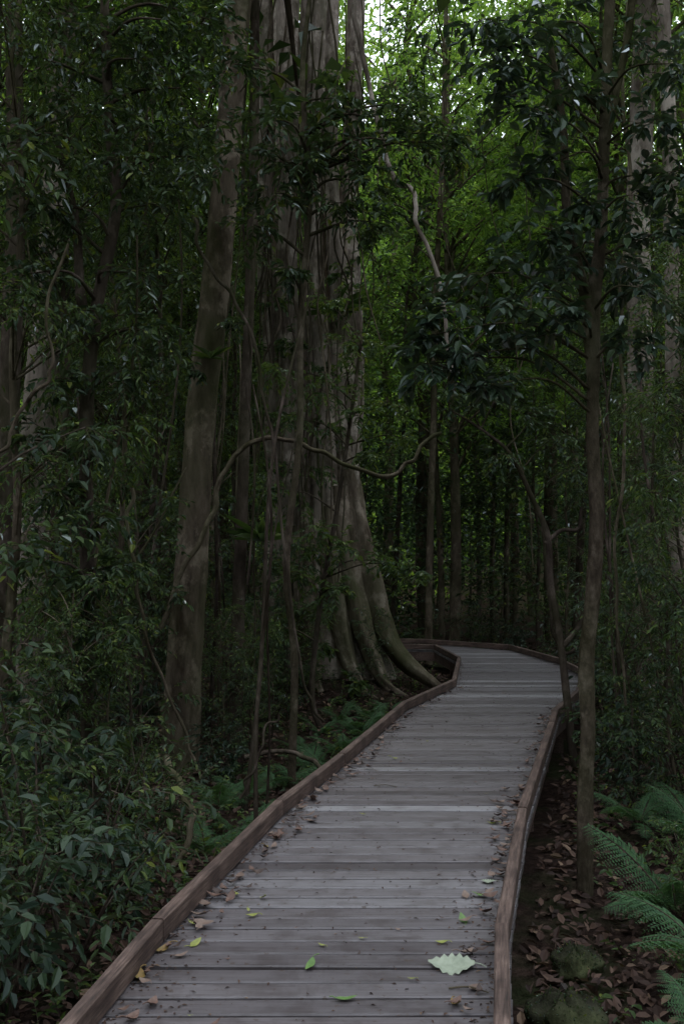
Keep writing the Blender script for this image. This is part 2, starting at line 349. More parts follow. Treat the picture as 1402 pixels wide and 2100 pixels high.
roots=[[(700,930,14.7,30),(742,1130,14.6,33),(780,1270,14.5,28),(825,1350,14.3,18),(895,1400,14.0,9),(935,1422,13.9,5)],
 [(690,1000,14.5,24),(716,1180,14.4,28),(748,1310,14.2,23),(790,1395,14.0,13),(840,1440,13.8,5)],
 [(670,1040,14.4,22),(688,1210,14.3,26),(708,1340,14.1,20),(745,1430,13.7,9),(775,1462,13.4,5)],
 [(625,1080,14.4,26),(632,1270,14.2,27),(642,1390,13.9,18),(660,1450,13.5,9)],
 [(600,1080,14.5,24),(580,1260,14.4,24),(552,1380,14.1,17),(515,1440,13.7,8)],
 [(568,1100,14.9,20),(530,1280,14.8,18),(480,1390,14.6,12),(440,1425,14.5,7)]]
for st in roots:
    G=Geo(); q=[P(a,b,D) for a,b,D,r in st]; r=[c[3]*s0*1.1 for c in st]
    q[-1][2]=gz(q[-1][0],q[-1][1])-.05; q[-2][2]=max(q[-2][2]-.05, gz(q[-2][0],q[-2][1]))
    tube(G,q,r,seg=18,sub=8,lump=.14,flat=.75,lobes=4); G.build('buttress_root',[BR0],fig,org)
for i in range(26):
    x=rng.uniform(515,745); yt=rng.uniform(-150,350); yb=rng.uniform(600,1300); G=Geo(); D=13.9+rng.uniform(-.3,.2)
    q=[P(x+rng.normal(0,14),yt+(yb-yt)*t,D) for t in np.linspace(0,1,7)]; tube(G,q,[rng.uniform(.009,.018)]*7,seg=5,sub=5,lump=.1); G.build('aerial_root',[BM if i%2 else BD],fig,org)
high_crown(fig,(-.4,1.3,14.5),1,4.2,900,.4)
Gc=Geo()
for (a,b,D,R) in [(505,250,14.2,.4),(700,160,14.0,.25),(600,700,14.0,.22),(655,760,14.0,.25),(560,850,14,.25),(640,960,14,.3),(590,1010,14,.3),(680,880,14,.3),(560,1150,13.9,.35),(600,1250,13.8,.3),(540,1330,13.7,.35),(620,1380,13.6,.25),(500,1220,13.9,.35),(660,1330,13.6,.2),(740,620,14.3,.35),(700,560,14.2,.22),(640,1130,13.8,.3),(560,620,14.0,.22),(530,740,14,.35),(530,960,13.9,.35),(730,760,14.1,.35),(570,1400,13.3,.3),(650,1240,13.7,.22),(520,480,14,.3),(760,700,14.2,.3),(745,480,14.3,.25),(500,100,14.1,.4),(620,1440,13.3,.25),(680,1440,13.2,.22),(730,1400,13.3,.16)]:
    clump(Gc,P(a,b,D),R,15,9,.10); 
Gc.build('lower_foliage',[LM,TW],fig,org)
# 2 leaning trunk
t2=tree('rainforest_tree','thick leaning brown trunk with mossy foot between the left thicket and the fig','tree',
 [(365,1575,9.7,.18),(380,1350,9.7,.155),(402,1000,9.7,.148),(422,750,9.7,.142),(452,500,9.7,.136),(470,250,9.7,.13),(490,0,9.7,.125),(520,-450,9.7,.115)],BM,
 [(500,150,9.3,.25),(400,760,9.35,.12),(450,250,9.3,.25),(470,60,9.3,.28),(480,660,9.3,.13)],leaf=LD,s=.075,K=8,ns=11,
 seg=24,top=(.5,.3,4,.08),lump=.10,limb_r=.006,lobes=4)
high_crown(t2,(1.2,.4,11.8),2,n=700)
t3=tree('slim_tree','thin crooked grey stem in front of the fig carrying the dark leaf band','tree',
 [(597,1610,8.8,.038),(604,1350,8.8,.034),(588,1150,8.8,.032),(614,900,8.8,.031),(616,650,8.8,.028),(634,400,8.8,.028),(620,150,8.8,.024),(640,-100,8.8,.02)],BS,
 [(480,310,8.6,.36),(560,240,8.5,.36),(620,330,8.6,.3),(700,290,8.6,.36),(770,240,8.7,.33),(840,300,8.7,.3),(900,275,8.8,.3),(940,300,8.8,.22),(700,415,8.6,.28),(765,455,8.7,.25),(560,395,8.5,.28),(830,215,8.7,.3),(480,130,8.5,.3),(730,330,8.9,.32),(660,260,8.9,.36),(580,330,8.7,.3),(520,460,8.6,.25),(600,560,8.6,.15),(760,370,8.7,.3),(690,200,8.7,.25)],
 leaf=LD,s=.09,K=8,ns=16,seg=8,top=(0,0,2.5,.015))
t4=tree('slim_tree','dark narrow trunk standing just left of the fig stems','tree',
 [(478,1560,10.6,.075),(490,1250,10.6,.07),(500,950,10.6,.06),(510,650,10.6,.055),(520,350,10.6,.055),(524,0,10.6,.05),(535,-350,10.6,.05)],BD,seg=10,top=(.2,0,4,.03))
high_crown(t4,(.4,.3,11.2),3,2.4,600)
t5=tree('slim_tree','dark forked trunk wrapped in drooping foliage in the left thicket','tree',
 [(190,1660,7.6,.07),(182,1350,7.6,.06),(178,1050,7.6,.055),(180,800,7.6,.055),(200,620,7.6,.05),(238,430,7.6,.045),(225,250,7.6,.04),(215,0,7.6,.035),(235,-250,7.6,.03)],BD,
 [(90,120,7.4,.4),(180,60,7.4,.45),(280,120,7.5,.42),(340,40,7.5,.4),(60,280,7.4,.4),(170,220,7.3,.4),(290,260,7.5,.38),(370,180,7.6,.36),(110,420,7.4,.36),(300,420,7.6,.34),(20,420,7.3,.36),(390,320,7.7,.3),(60,560,7.3,.3),(150,640,7.4,.26),(280,560,7.5,.28),(120,780,7.4,.24),(170,900,7.4,.24),(250,760,7.5,.24),(200,1060,7.4,.24),(130,1000,7.4,.22),(170,1180,7.4,.24),(210,1280,7.4,.22),(150,1350,7.4,.22),(240,1160,7.5,.2),(430,40,7.9,.36),(250,330,7.2,.3),(60,900,7.3,.26),(90,1150,7.3,.26),(310,680,7.5,.26)],
 leaf=LD,s=.08,K=9,ns=20,seg=10,w=.4,branches=[[(185,700,7.6,.045),(165,600,7.6,.04),(155,450,7.6,.03),(120,300,7.5,.02)]],top=(0,0,2.5,.02),droop=.5)
t6=tree('rainforest_tree','stout brown rough barked trunk at the far left behind the thicket','tree',
 [(55,1420,11.5,.22),(62,1200,11.5,.2),(78,900,11.5,.19),(100,650,11.5,.18),(118,400,11.5,.17),(128,100,11.5,.165),(135,-300,11.5,.15)],BP,
 [(60,1080,11.1,.35),(110,560,11.1,.2),(40,950,11.1,.25),(90,1250,11.1,.35)],leaf=LD,s=.09,K=8,ns=14,seg=18,top=(0,0,3.5,.1))
high_crown(t6,(-.3,0,11.5),4)
t7=tree('rainforest_tree','dark trunk nearest the left edge of the path view','tree',
 [(5,1450,9.3,.12),(12,1100,9.3,.11),(20,800,9.3,.1),(35,450,9.3,.09),(30,100,9.3,.08),(30,-300,9.3,.07)],BD,top=(0,0,4,.05))
high_crown(t7,(-1,-.5,10.5),5)
t8=tree('slim_tree','mossy foreground tree with glossy broad leaves right beside the right kerb','tree',
 [(1197,1810,6.05,.052),(1197,1640,6.05,.046),(1203,1500,6.05,.043),(1201,1360,6.05,.045),(1214,1220,6.05,.043),(1221,1080,6.05,.042),(1213,900,6.05,.038),(1215,760,6.05,.040),(1212,640,6.05,.052),(1230,500,6.05,.034),(1237,300,6.05,.032),(1244,100,6.05,.03),(1250,-100,6.05,.028)],BS,
 [(1000,560,5.6,.26),(1080,610,5.6,.26),(1150,555,5.9,.22),(925,640,5.5,.2),(1310,590,5.8,.22),(1060,690,5.6,.2),(880,745,5.5,.17),(960,725,5.5,.17),(1050,100,5.6,.28),(1120,50,5.6,.28),(980,40,5.6,.26),(1170,190,5.9,.24),(1085,220,5.6,.24),(1140,330,5.9,.2),(1010,150,5.6,.22),(1290,90,6.2,.22),(1330,250,5.8,.22),(1390,350,5.8,.22),(1060,370,5.7,.16),(1110,480,5.7,.2),(1340,480,5.8,.2),(1000,790,5.5,.12),(860,690,5.5,.13),(1150,640,5.6,.12),(1390,130,5.8,.22),(1270,540,6.3,.2),(1190,520,6.4,.2),(1150,120,6.3,.24),(1290,400,5.9,.2),(1200,420,5.8,.14),(1290,700,5.9,.16)],
 leaf=LG,s=.085,K=7,ns=14,seg=14,lump=.12,w=.46,branches=[[(1212,650,6.05,.046),(1182,540,6.0,.034),(1160,420,6.0,.03),(1152,250,6.0,.025),(1120,60,5.9,.018)],[(1236,320,6.05,.028),(1265,180,6.05,.027),(1290,60,6.05,.025),(1300,-80,6.05,.022)]],top=(0,.1,2.2,.02),limb_r=.007)
t9=tree('rainforest_tree','tall pale barked trunk at upper right behind the glossy leaves','tree',
 [(1330,1380,12,.17),(1322,1100,12,.16),(1312,700,12,.15),(1308,400,12,.145),(1322,100,12,.14),(1330,-300,12,.12)],BP,
 [(1310,760,11.6,.3),(1340,900,11.6,.35),(1290,1000,11.6,.35),(1350,1120,11.6,.4)],leaf=LD,s=.09,K=8,ns=16,seg=18,top=(0,0,3.5,.1))
high_crown(t9,(0.8,0,11.5),6,n=700)
t10=tree('rainforest_tree','pale reddish trunk close to the right edge of the view','tree',
 [(1400,1400,10.5,.10),(1385,1100,10.5,.09),(1378,700,10.5,.085),(1372,300,10.5,.08),(1360,-100,10.5,.07)],BP,
 [(1380,820,10.1,.3),(1400,1000,10.1,.35),(1390,1180,10.1,.35)],leaf=LD,s=.085,K=8,ns=16,top=(.3,0,4.,.06))
high_crown(t10,(1,.5,11),7,n=700)
t11=tree('slim_tree','straight brown slender trunk just behind the far left kerb corner','tree',
 [(878,1345,19.5,.08),(880,1150,19.5,.07),(887,900,19.5,.065),(893,600,19.5,.06),(908,300,19.5,.05),(915,-50,19.5,.045)],BM,
 [(850,300,19.4,.8),(930,250,19.6,.8),(900,100,19.4,.9),(990,180,19.5,.8),(950,420,19.5,.7),(870,480,19.5,.6),(900,640,19.3,.5),(860,760,19.3,.4)],leaf=LB,s=.13,ns=20,K=9)
t12=tree('slim_tree','crooked dark sapling bending over the right kerb bend','tree',
 [(1178,1440,9.6,.042),(1150,1330,9.6,.036),(1128,1200,9.6,.034),(1122,1100,9.6,.03),(1085,1010,9.5,.024),(1045,930,9.4,.018),(985,880,9.4,.013),(920,838,9.3,.009)],BD,
 [(1000,830,9.3,.3),(1080,850,9.4,.3),(930,810,9.3,.24),(1130,900,9.5,.3),(1180,960,9.5,.26),(1050,770,9.4,.25),(1020,930,9.3,.2)],leaf=LD,s=.07,K=9,ns=14,seg=8,
 branches=[[(1118,1115,9.6,.024),(1150,1088,9.6,.02),(1185,1085,9.6,.018),(1192,1040,9.6,.015)],[(1150,1330,9.6,.03),(1190,1280,9.7,.025),(1215,1220,9.8,.018)]],limb_r=.006)
t13=tree('slim_tree','fine leaved small tree with airy foliage in front of the buttress roots','tree',
 [(668,1530,11.6,.04),(640,1430,11.6,.034),(655,1250,11.6,.03),(690,1050,11.6,.026),(720,850,11.6,.022),(740,700,11.6,.018)],BD,
 [(660,800,11.3,.36),(740,850,11.4,.36),(800,830,11.4,.34),(830,900,11.4,.3),(650,1090,11.3,.24),(705,1120,11.3,.28),(790,1150,11.3,.25),(845,1170,11.4,.22),(720,700,11.5,.36),(600,860,11.4,.3),(770,930,11.4,.28),(690,1210,11.3,.2),(670,620,11.6,.25),(560,760,11.4,.3),(600,1180,11.3,.24),(560,1290,11.3,.26),(540,1010,11.3,.28)],
 leaf=LM,s=.075,K=10,ns=20,seg=8,limb_r=.008)
# lianas -------------------------------------------------------
def liana(label, path, r, mat=BM, group=None, seg=8, loops=0.03):
    pts=[P(a,b,D) for a,b,D in path]; q=spline(pts,3); q=q+rng.normal(0,loops*.35,q.shape)
    t=Geo(); rr=[r*(1.1-.3*i/len(q)) for i in range(len(q))]; tube(t,q,rr,seg=seg,sub=4,lump=.14)
    o=t.build('liana',[mat],None,pts[0]); o.location=[float(v) for v in pts[0]]; return tag(o,label,'vine',group)
liana('long brown liana arching between the leaning trunk and the path then sagging right',[(330,1290,9.2),(385,1150,9.2),(432,1070,9.2),(455,985,9.2),(490,925,9.2),(560,895,9.3),(640,920,9.4),(720,955,9.5),(800,975,9.5),(845,940,9.5),(870,905,9.6),(905,885,9.6)],.023,BM)
liana('twisting liana hanging from the canopy right of the fig top',[(722,-120,10.5),(728,30,10.5),(745,130,10.5),(770,230,10.5),(805,360,10.5),(848,395,10.5),(850,450,10.5),(880,520,10.5),(905,600,10.5),(925,760,10.6)],.026,BP)
liana('thin liana crossing diagonally from the leaning trunk down to the fern floor',[(400,440,8.6),(415,520,8.6),(470,600,8.6),(520,700,8.6),(545,850,8.6),(570,960,8.6),(590,1200,8.6),(625,1400,8.8),(662,1480,9)],.014,BD)
liana('short curling liana at the left edge above the shrubs',[(-30,940,6.4),(15,910,6.4),(40,850,6.4),(80,800,6.4),(110,740,6.4),(95,640,6.4),(140,500,6.4)],.012,BM)
liana('thin straight vine hanging in the left thicket beside the leaning trunk',[(275,1000,8.0),(262,1080,8.0),(285,1220,8.0),(310,1340,8.0),(370,1480,8.0),(400,1560,8.0)],.014,BM)
liana('slack vine looping low across the left thicket',[(40,900,8.4),(60,1010,8.4),(130,1100,8.4),(230,1180,8.5),(300,1120,8.6),(380,960,8.7)],.010,BM)
liana('slender vine hanging straight down left of the small airy tree',[(522,420,9.5),(515,600,9.5),(508,800,9.5),(520,1000,9.5),(510,1200,9.5)],.012,BD)
liana('dangling vine behind the glossy leaved tree on the right',[(1290,-60,7.5),(1275,200,7.5),(1290,400,7.5),(1268,650,7.5),(1280,900,7.5),(1262,1200,7.5),(1285,1450,7.5)],.013,BM)
liana('looped vine beside the far right kerb bend',[(1110,1080,10.2),(1120,1180,10.2),(1135,1290,10.2),(1165,1340,10.2),(1200,1290,10.2),(1190,1180,10.2)],.018,BD)
liana('fallen bent branch leaning on the left kerb shrubs',[(340,1560,6.9),(375,1620,6.6),(400,1690,6.3),(350,1780,6.1)],.022,BM)
liana('fallen branch lying across the fern floor by the left kerb',[(500,1555,8.6),(580,1540,8.6),(640,1560,8.4),(660,1585,8.2)],.02,BD)
liana('upright forked stick rising from the ferns by the left kerb',[(490,1640,7.4),(520,1580,7.4),(545,1500,7.4),(575,1470,7.4)],.010,BD)
for i in range(12):   # fine vines dangling from the canopy
    px=rng.uniform(20,1380); D=rng.uniform(8,13.5); y0=rng.uniform(-120,250); y1=y0+rng.uniform(450,1000); m=7
    pts=[P(px+rng.normal(0,14)+30*math.sin(i+3*t),y0+(y1-y0)*t,D) for t in np.linspace(0,1,m)]; G=Geo(); tube(G,pts,[rng.uniform(.006,.012)]*m,seg=5,sub=5,lump=.1)
    o=G.build('hanging_vine',[BM],None,pts[0]); o.location=[float(v) for v in pts[0]]; tag(o,'fine leafless vine dangling from the canopy in front of the trees','vine','fine dangling vines')
for i in range(30):   # bare wiry stems rooted in the thicket
    left=i<21; px=rng.uniform(-20,640) if left else rng.uniform(1230,1420); D=rng.uniform(7.2,12.5); x=(px-701)/F*D
    H=rng.uniform(3,6.5); lean=rng.normal(0,.11,2); base=np.array([x,D,gz(x,D)-.1]); m=9
    pts=[base+np.array([lean[0]*H*t+.12*math.sin(6*t+i)*t, lean[1]*H*t+.08*math.cos(5*t+i), H*t]) for t in np.linspace(0,1,m)]; G=Geo()
    r0=rng.uniform(.010,.026); tube(G,pts,[r0*(1-.6*t) for t in np.linspace(0,1,m)],seg=7,sub=4,lump=.1)
    o=G.build('bare_stem',[BM if i%3==0 else BD],None,base); o.location=[float(v) for v in base]
    tag(o,'thin bare wiry stem rising through the %s thicket'%('left' if left else 'right'),'stem','bare wiry stems in the %s thicket'%('left' if left else 'right'))
# ---------------------------------------------------------------- templates
def sapling(name, cat, H, R, zmin, nc, leaf, s, K, ns, mat, r0, hi=True, cr=.34, droop=.3, w=.42, bend=.05):
    t=thing(name,(0,0,0),'',cat); G=Geo(); n=6
    pts=[np.array([rng.normal(0,bend*H*.3*i/n),rng.normal(0,bend*H*.3*i/n),H*i/n]) for i in range(n+1)]; pts[0][:2]=0
    rad=[r0*(1-.8*i/n) for i in range(n+1)]; tube(G,pts,rad,seg=8,lump=.08); spn=spline(pts,6); Gc=Geo()
    for i in range(nc):
        z=zmin+(H-zmin)*rng.uniform(0,1)**.8; a=rng.uniform(0,6.28); fr=math.sqrt(rng.uniform(.05,1)); prof=1-.5*abs((z-zmin)/(H-zmin)-.45)
        b=spn[np.argmin(abs(spn[:,2]-z))]; c=np.array([b[0]+math.cos(a)*R*fr*prof, b[1]+math.sin(a)*R*fr*prof, z+.25*R*fr])
        clump(Gc,c,cr*rng.uniform(.7,1.3),ns,K,s,hi=hi,droop=droop,w=w)
        b=spn[np.argmin(abs(spn[:,2]-(z-.3*R)))]
        tube(G,[b,(b+c)/2+np.array([0,0,.08*R]),c],[max(.006,r0*.25),max(.005,r0*.15),.004],seg=5,sub=3,lump=.03)
    Gc.build('crown',[leaf,TW],t); G.build('trunk',[mat],t); return t
S=[sapling('sapling','tree',7.5,.95,.7,34,LD,.08,8,14,BD,.05),
   sapling('sapling','tree',6.5,.85,.5,34,LM,.06,12,14,BM,.04,droop=.5,w=.3),
   sapling('sapling','tree',8.0,1.0,1.2,36,LM,.085,8,14,BD,.045)]
Sm=[sapling('small_sapling','sapling',3.2,.65,.35,20,LD,.075,8,10,BD,.018,cr=.26),
    sapling('small_sapling','sapling',2.6,.6,.2,20,LM,.06,9,10,BM,.015,cr=.24,w=.34)]
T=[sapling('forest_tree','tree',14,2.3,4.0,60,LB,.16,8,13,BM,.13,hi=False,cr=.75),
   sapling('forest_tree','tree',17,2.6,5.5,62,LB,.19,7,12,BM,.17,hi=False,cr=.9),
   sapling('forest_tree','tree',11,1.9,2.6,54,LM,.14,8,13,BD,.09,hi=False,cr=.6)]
Bq=[sapling('pole_tree','tree',15,1.6,7.5,20,LM,.2,8,9,BD,.09,hi=False,cr=.7,bend=.12),
    sapling('pole_tree','tree',14,1.5,6.5,20,LD,.2,8,9,BM,.08,hi=False,cr=.7,bend=.14)]
def at(px,D): return (px-701)/F*D, D
TH='slender leafy saplings crowded left of the boardwalk'
for i,(px,D) in enumerate([(-90,6.2),(20,7.4),(-20,9.5),(120,10.2),(250,11),(90,12.5),(320,12),(440,13.8),(170,14.5),(330,16),(520,17.5),(30,16),(250,18.5),(420,20),(290,13.5),(480,15.5)]):
    x,y=at(px,D); place(S[i%3],x,y,rng.uniform(0,6.28),rng.uniform(.9,1.15),'slender leafy sapling in the dense dark thicket left of the boardwalk',TH)
for i,(px,D,q) in enumerate([(1490,6.8,.9),(1345,9.2,.55),(1430,8.6,.65),(1300,11.2,.6),(1400,9.9,.6),(1250,14,.8),(1480,10.5,1),(1350,16,1),(1215,17.5,1),(1160,20.8,1),(1440,15,1),(1100,22.5,1),(1010,24,1),(1270,12,.5),(930,23,.9)]):
    x,y=at(px,D); place(S[(i+1)%3],x,y,rng.uniform(0,6.28),q,'slender leafy sapling in the shaded thicket right of the boardwalk','slender leafy saplings crowded right of the boardwalk')
for i,(px,D,q) in enumerate([(500,9.4,.4),(520,10.2,.6),(590,12.4,.7),(460,10.4,.6),(270,8.6,.8),(230,7.4,.7),(500,12.8,.9),(640,13,.5),(320,10.8,.9),(100,8.2,.9),(560,11.2,.5),(150,7.0,.7),(760,13.2,.4)]):
    x,y=at(px,D); place(Sm[i%2],x,y,rng.uniform(0,6.28),q,'small bushy sapling growing low between the left thicket and the fig roots','small saplings between left thicket and fig roots')
for i,(px,D,q) in enumerate([(1290,7.6,.6),(1370,8.2,.8),(1250,9.6,.6),(1310,10.2,.8),(1400,7.2,.7)]):
    x,y=at(px,D); place(Sm[i%2],x,y,rng.uniform(0,6.28),q,'small bushy sapling growing low behind the right foreground ferns','small saplings behind the right ferns')
for i,(px,D) in enumerate([(930,22),(870,26),(1010,25),(1050,28),(1130,25),(980,33),(1180,30),(800,33),(690,26),(1240,24),(1330,22),(1420,24),(560,23),(460,25),(340,24),(200,23),(80,24),(-40,22),(880,36),(1090,38),(640,33),(400,34),(150,33),(1290,33),(1450,35),(-100,33),(400,19),(140,19),(300,21),(20,19),(1300,19),(1420,18),(230,16.8),(70,17.2),(370,22)]):
    x,y=at(px,D); place(T[i%3],x,y,rng.uniform(0,6.28),rng.uniform(.9,1.25),'bright green leafed tree in the background forest beyond the boardwalk bend','green leafed background trees')
for i in range(60):
    D=rng.uniform(17,38); px=rng.uniform(-150,1550)
    x,y=at(px,D)
    if 0<x<4 and y<20.9: continue
    if -3<x<3 and 17<y<20.9: continue
    place(Bq[i%2],x,y,rng.uniform(0,6.28),rng.uniform(.35,1.1),'thin dark pole like trunk in the distant understorey','thin trunks of the distant understorey',tilt=rng.normal(0,.06))
def shrub(nst,H,s,K,ns,leaf,w=.4):
    t=thing('shrub',(0,0,0),'','shrub'); G=Geo(); Gc=Geo()
    for i in range(nst):
        a=rng.uniform(0,6.28); e=np.array([math.cos(a)*H*.5*rng.uniform(.3,1),math.sin(a)*H*.5*rng.uniform(.3,1),H*rng.uniform(.5,1)])
        tube(G,[np.zeros(3),e*.5+np.array([0,0,.1*H]),e],[.010,.007,.003],seg=5,sub=4)
        for q in (.45,.75,1.): clump(Gc,e*q,.2*H+.06,ns,K,s,w=w,droop=.15)
    Gc.build('foliage',[leaf,TW],t); G.build('stem',[BD],t); return t
SH=[shrub(7,1.1,.105,5,4,LG,.45),shrub(6,1.6,.075,7,5,LD,.42),shrub(7,.8,.05,7,7,LM),shrub(6,1.3,.10,6,4,LD,.28)]
for i,(px,D,q) in enumerate([(30,4.4,.8),(150,4.8,.75),(-40,4.9,1),(90,5.3,1),(255,5.5,.6),(200,6.1,.8),(20,5.9,1.1),(310,6.6,.6),(130,6.8,1),(60,7.4,1.1),(270,7.7,.75),(200,8.3,.9),(450,9.1,.5),(120,9,1),(300,9.0,.55),(430,11,.7),(250,10.5,.9),(560,12.2,.7),(480,12.8,.8),(-60,7,1.1)]):
    x,y=at(px,D)
    place(SH[(i*3)%4],x,y,rng.uniform(0,6.28),q,'dark leafy shrub on the shaded ground left of the boardwalk','leafy shrubs left of the boardwalk')
for i,(px,D) in enumerate([(1420,5.5),(1400,7.5),(1290,8.2),(1350,9.6),(1270,10.4),(1420,10),(1240,12.5),(1320,13),(1260,15.5),(1150,18.5),(1060,21),(960,21.5),(860,21.2),(1010,23)]):
    x,y=at(px,D); place(SH[(i+2)%4],x,y,rng.uniform(0,6.28),rng.uniform(.65,.95),'low dark shrub on the shaded ground right of and beyond the boardwalk','low shrubs right of and beyond the boardwalk')
# ferns
def frond(L,arch,mat=FN,npin=20):
    G=Geo(); t=np.linspace(0,1,npin+6); x=L*t*(1-.18*t*arch); z=L*arch*(.9*t-1.05*t*t)
    pts=np.stack([x,0*x,z],-1); tube(G,pts,.004*(1-t)+.0012,seg=4,sub=1,mat=1,lump=0)
    T_=nrm(np.gradient(pts,axis=0)); p,d,nn,ll=[],[],[],[]
    for i in range(4,len(t)-1):
        pl=L*.26*math.sin(math.pi*min(1,(t[i]-.05)*1.0)**.75)*.9+.01
        for sg in (-1,1):
            dr=nrm(T_[i]*.4+np.array([0,sg,0])-np.array([0,0,.2])+rng.normal(0,.07,3))
            m=10
            for j in range(m):
                u=(j+.6)/m; q=pts[i]+dr*pl*u-np.array([0,0,.2*pl*u*u]); l=pl*.22*(1-u*.85)+.003
                for s2 in (-1,1):
                    pd=nrm(dr*.5+s2*T_[i]); p.append(q); d.append(pd); nn.append(np.array([0,0,1.])+rng.normal(0,.25,3)); ll.append(l)
    ll=np.array(ll); leaves(G,np.array(p),np.array(d),np.array(nn),ll,ll*.38+.002,hi=False,fold=.05,curl=.1)
    me=G.build('frond',[mat,TW]); d=me.data; bpy.data.objects.remove(me); return d
FR=[frond(.75,.5),frond(.6,.7),frond(.85,.35)]
def fern(nf):
    t=thing('fern',(0,0,0),'','fern')
    for i in range(nf):
        o=bpy.data.objects.new('frond',FR[i%3]); C.objects.link(o); o.parent=t
        o.rotation_euler=(rng.normal(0,.2),-rng.uniform(.1,.75),6.28*i/nf+rng.normal(0,.3)); s=rng.uniform(.7,1.1); o.scale=(s,s,s)
    return t
FE=[fern(9),fern(8)]
for i,(px,D,sc,lab) in enumerate([(1425,3.9,.68,'bright fern in the lower right corner of the view'),(1460,4.7,.9,'fern cut by the right edge just behind the corner fern'),(1375,5.5,.85,'large arching fern right of the mossy foreground tree'),(1300,7.0,.65,'fern in the shade behind the mossy foreground tree foot'),(1420,6.6,.95,'large fern against the right edge in mid distance')]):
    x,y=at(px,D); place(FE[i%2],x,y,rng.uniform(0,6.28),sc,lab,'ferns right of the boardwalk',zoff=.10)
for i,(px,D) in enumerate([(500,8.6),(560,8.9),(600,9.5),(540,9.6),(640,10.1),(700,10.6),(680,9.6),(620,10.8),(740,11.2),(760,12.0),(700,12),(800,12.6),(450,8.2),(780,11.6),(580,7.8),(720,11.5),(660,11.4),(470,9.6),(500,7.5),(430,7.0)]):
    x,y=at(px,D)
    place(FE[i%2],x,y,rng.uniform(0,6.28),rng.uniform(.45,.7),'small green fern in the fern patch between left kerb and buttress roots','ferns of the patch by the left kerb')
def epiphyte(label,px,py,D,s):
    G=Geo(); n=26; a=rng.uniform(0,6.28,n); d=np.stack([np.cos(a),np.sin(a),rng.uniform(.2,1.3,n)],-1); c=P(px,py,D)
    L=s*rng.uniform(.6,1.1,n); leaves(G,np.zeros((n,3)),d,np.stack([-np.cos(a),-np.sin(a),np.ones(n)],-1),L,L*.14,hi=True,curl=.25)
    o=G.build('epiphyte',[LM]); o.location=[float(v) for v in c]; tag(o,label,'plant')
epiphyte('spiky strap leaved epiphyte perched high on the fig trunk',685,640,14.1,.6)
epiphyte('strap leaved epiphyte on the dark narrow trunk low left of the fig',535,1110,10.3,.45)
epiphyte('tuft of strap leaves on the leaning brown trunk',432,735,9.45,.22)
def rock(label,px,D,R,sx):
    G=Geo(); nu,nv=36,24; U,V=np.meshgrid(np.linspace(0,2*math.pi,nu,endpoint=False),np.linspace(.05,math.pi-.05,nv))
    r=1+.16*np.sin(3*U+1)*np.sin(V)+.12*np.sin(5*U-2*V)+.08*np.sin(7*V+2*U)+rng.normal(0,.025,U.shape)
    v=np.stack([r*np.cos(U)*np.sin(V)*R*sx,r*np.sin(U)*np.sin(V)*R,r*np.cos(V)*R*.8],-1); idx=np.arange(nu*nv).reshape(nv,nu)
    G.add(v,np.stack([idx[:-1],idx[1:],np.roll(idx[1:],-1,1),np.roll(idx[:-1],-1,1)],-1).reshape(-1,4),0,True)
    m=900; q=v.reshape(-1,3); nq=nrm(q/np.array([sx,1,.75])); j=rng.integers(0,len(q),m); k_=nq[j,2]>.1; j=j[k_]; L=rng.uniform(.006,.016,len(j))
    leaves(G,q[j],nq[j]+rng.normal(0,.6,(len(j),3)),rng.normal(0,1,(len(j),3)),L,L*.5,hi=False,mat=1)
    o=G.build('rock',[MOSS,LD]); x,y=at(px,D); o.location=(x,y,float(gz(x,y))+R*.32); tag(o,label,'rock')
rock('mossy boulder on the litter beside the near right kerb',1145,4.25,.14,1.15)
rock('smaller mossy stone behind the boulder by the right kerb',1170,5.0,.11,1.1)
# ---------------------------------------------------------------- stuff
def inpath(x,y,m=.15):
    return (x>Lx(y)-m)&(x<Rx(y)+m)&(y<20.2)
n=60000; y=2.+22*rng.uniform(0,1,n)**1.4; x=rng.uniform(-1,1,n)*(.45*y+1.5)
k_=~inpath(x,y,.06); x,y=x[k_],y[k_]; m=len(x)
G=Geo(); L=.06*rng.uniform(.6,1.5,m); leaves(G,np.stack([x,y,gz(x,y)+rng.uniform(.003,.04,m)],-1),rng.normal(0,1,(m,3))*np.array([1,1,.25]),rng.normal(0,.4,(m,3))+np.array([0,0,1]),L,L*.5,hi=True,fold=.3,curl=-.2)
tag(G.build('leaf_litter',[DL]),'brown dead leaves carpeting the forest floor','leaf litter',kind='stuff')
n=3800; y=2.5+20*rng.uniform(0,1,n)**1.2; x=rng.uniform(-1,1,n)*(.42*y+1.5); k_=~inpath(x,y,.25)&~((x>0)&(y<6)&(rng.uniform(0,1,n)<.6)); x,y=x[k_],y[k_]; m=len(x)
G=Geo(); sprays(G,np.stack([x,y,gz(x,y)],-1),rng.normal(0,.6,(m,3))+np.array([0,0,1.]),rng.uniform(.1,.4,m),9,.055,tw=.003)
tag(G.build('ground_cover',[LM,TW]),'low dark seedlings and creepers covering the forest floor','undergrowth',kind='stuff')
def mass(name,label,n,gen,s,leaf,nclump,cs):
    cc=gen(nclump); p=cc[rng.integers(0,len(cc),n)]+rng.normal(0,1,(n,3))*cs
    L=s*rng.uniform(.6,1.3,n); G=Geo(); leaves(G,p,rng.normal(0,1,(n,3))*np.array([1,1,.6]),rng.normal(0,.5,(n,3))+np.array([0,0,1]),L,L*.5,hi=False)
    return tag(G.build(name,[leaf]),label,'foliage',kind='stuff')
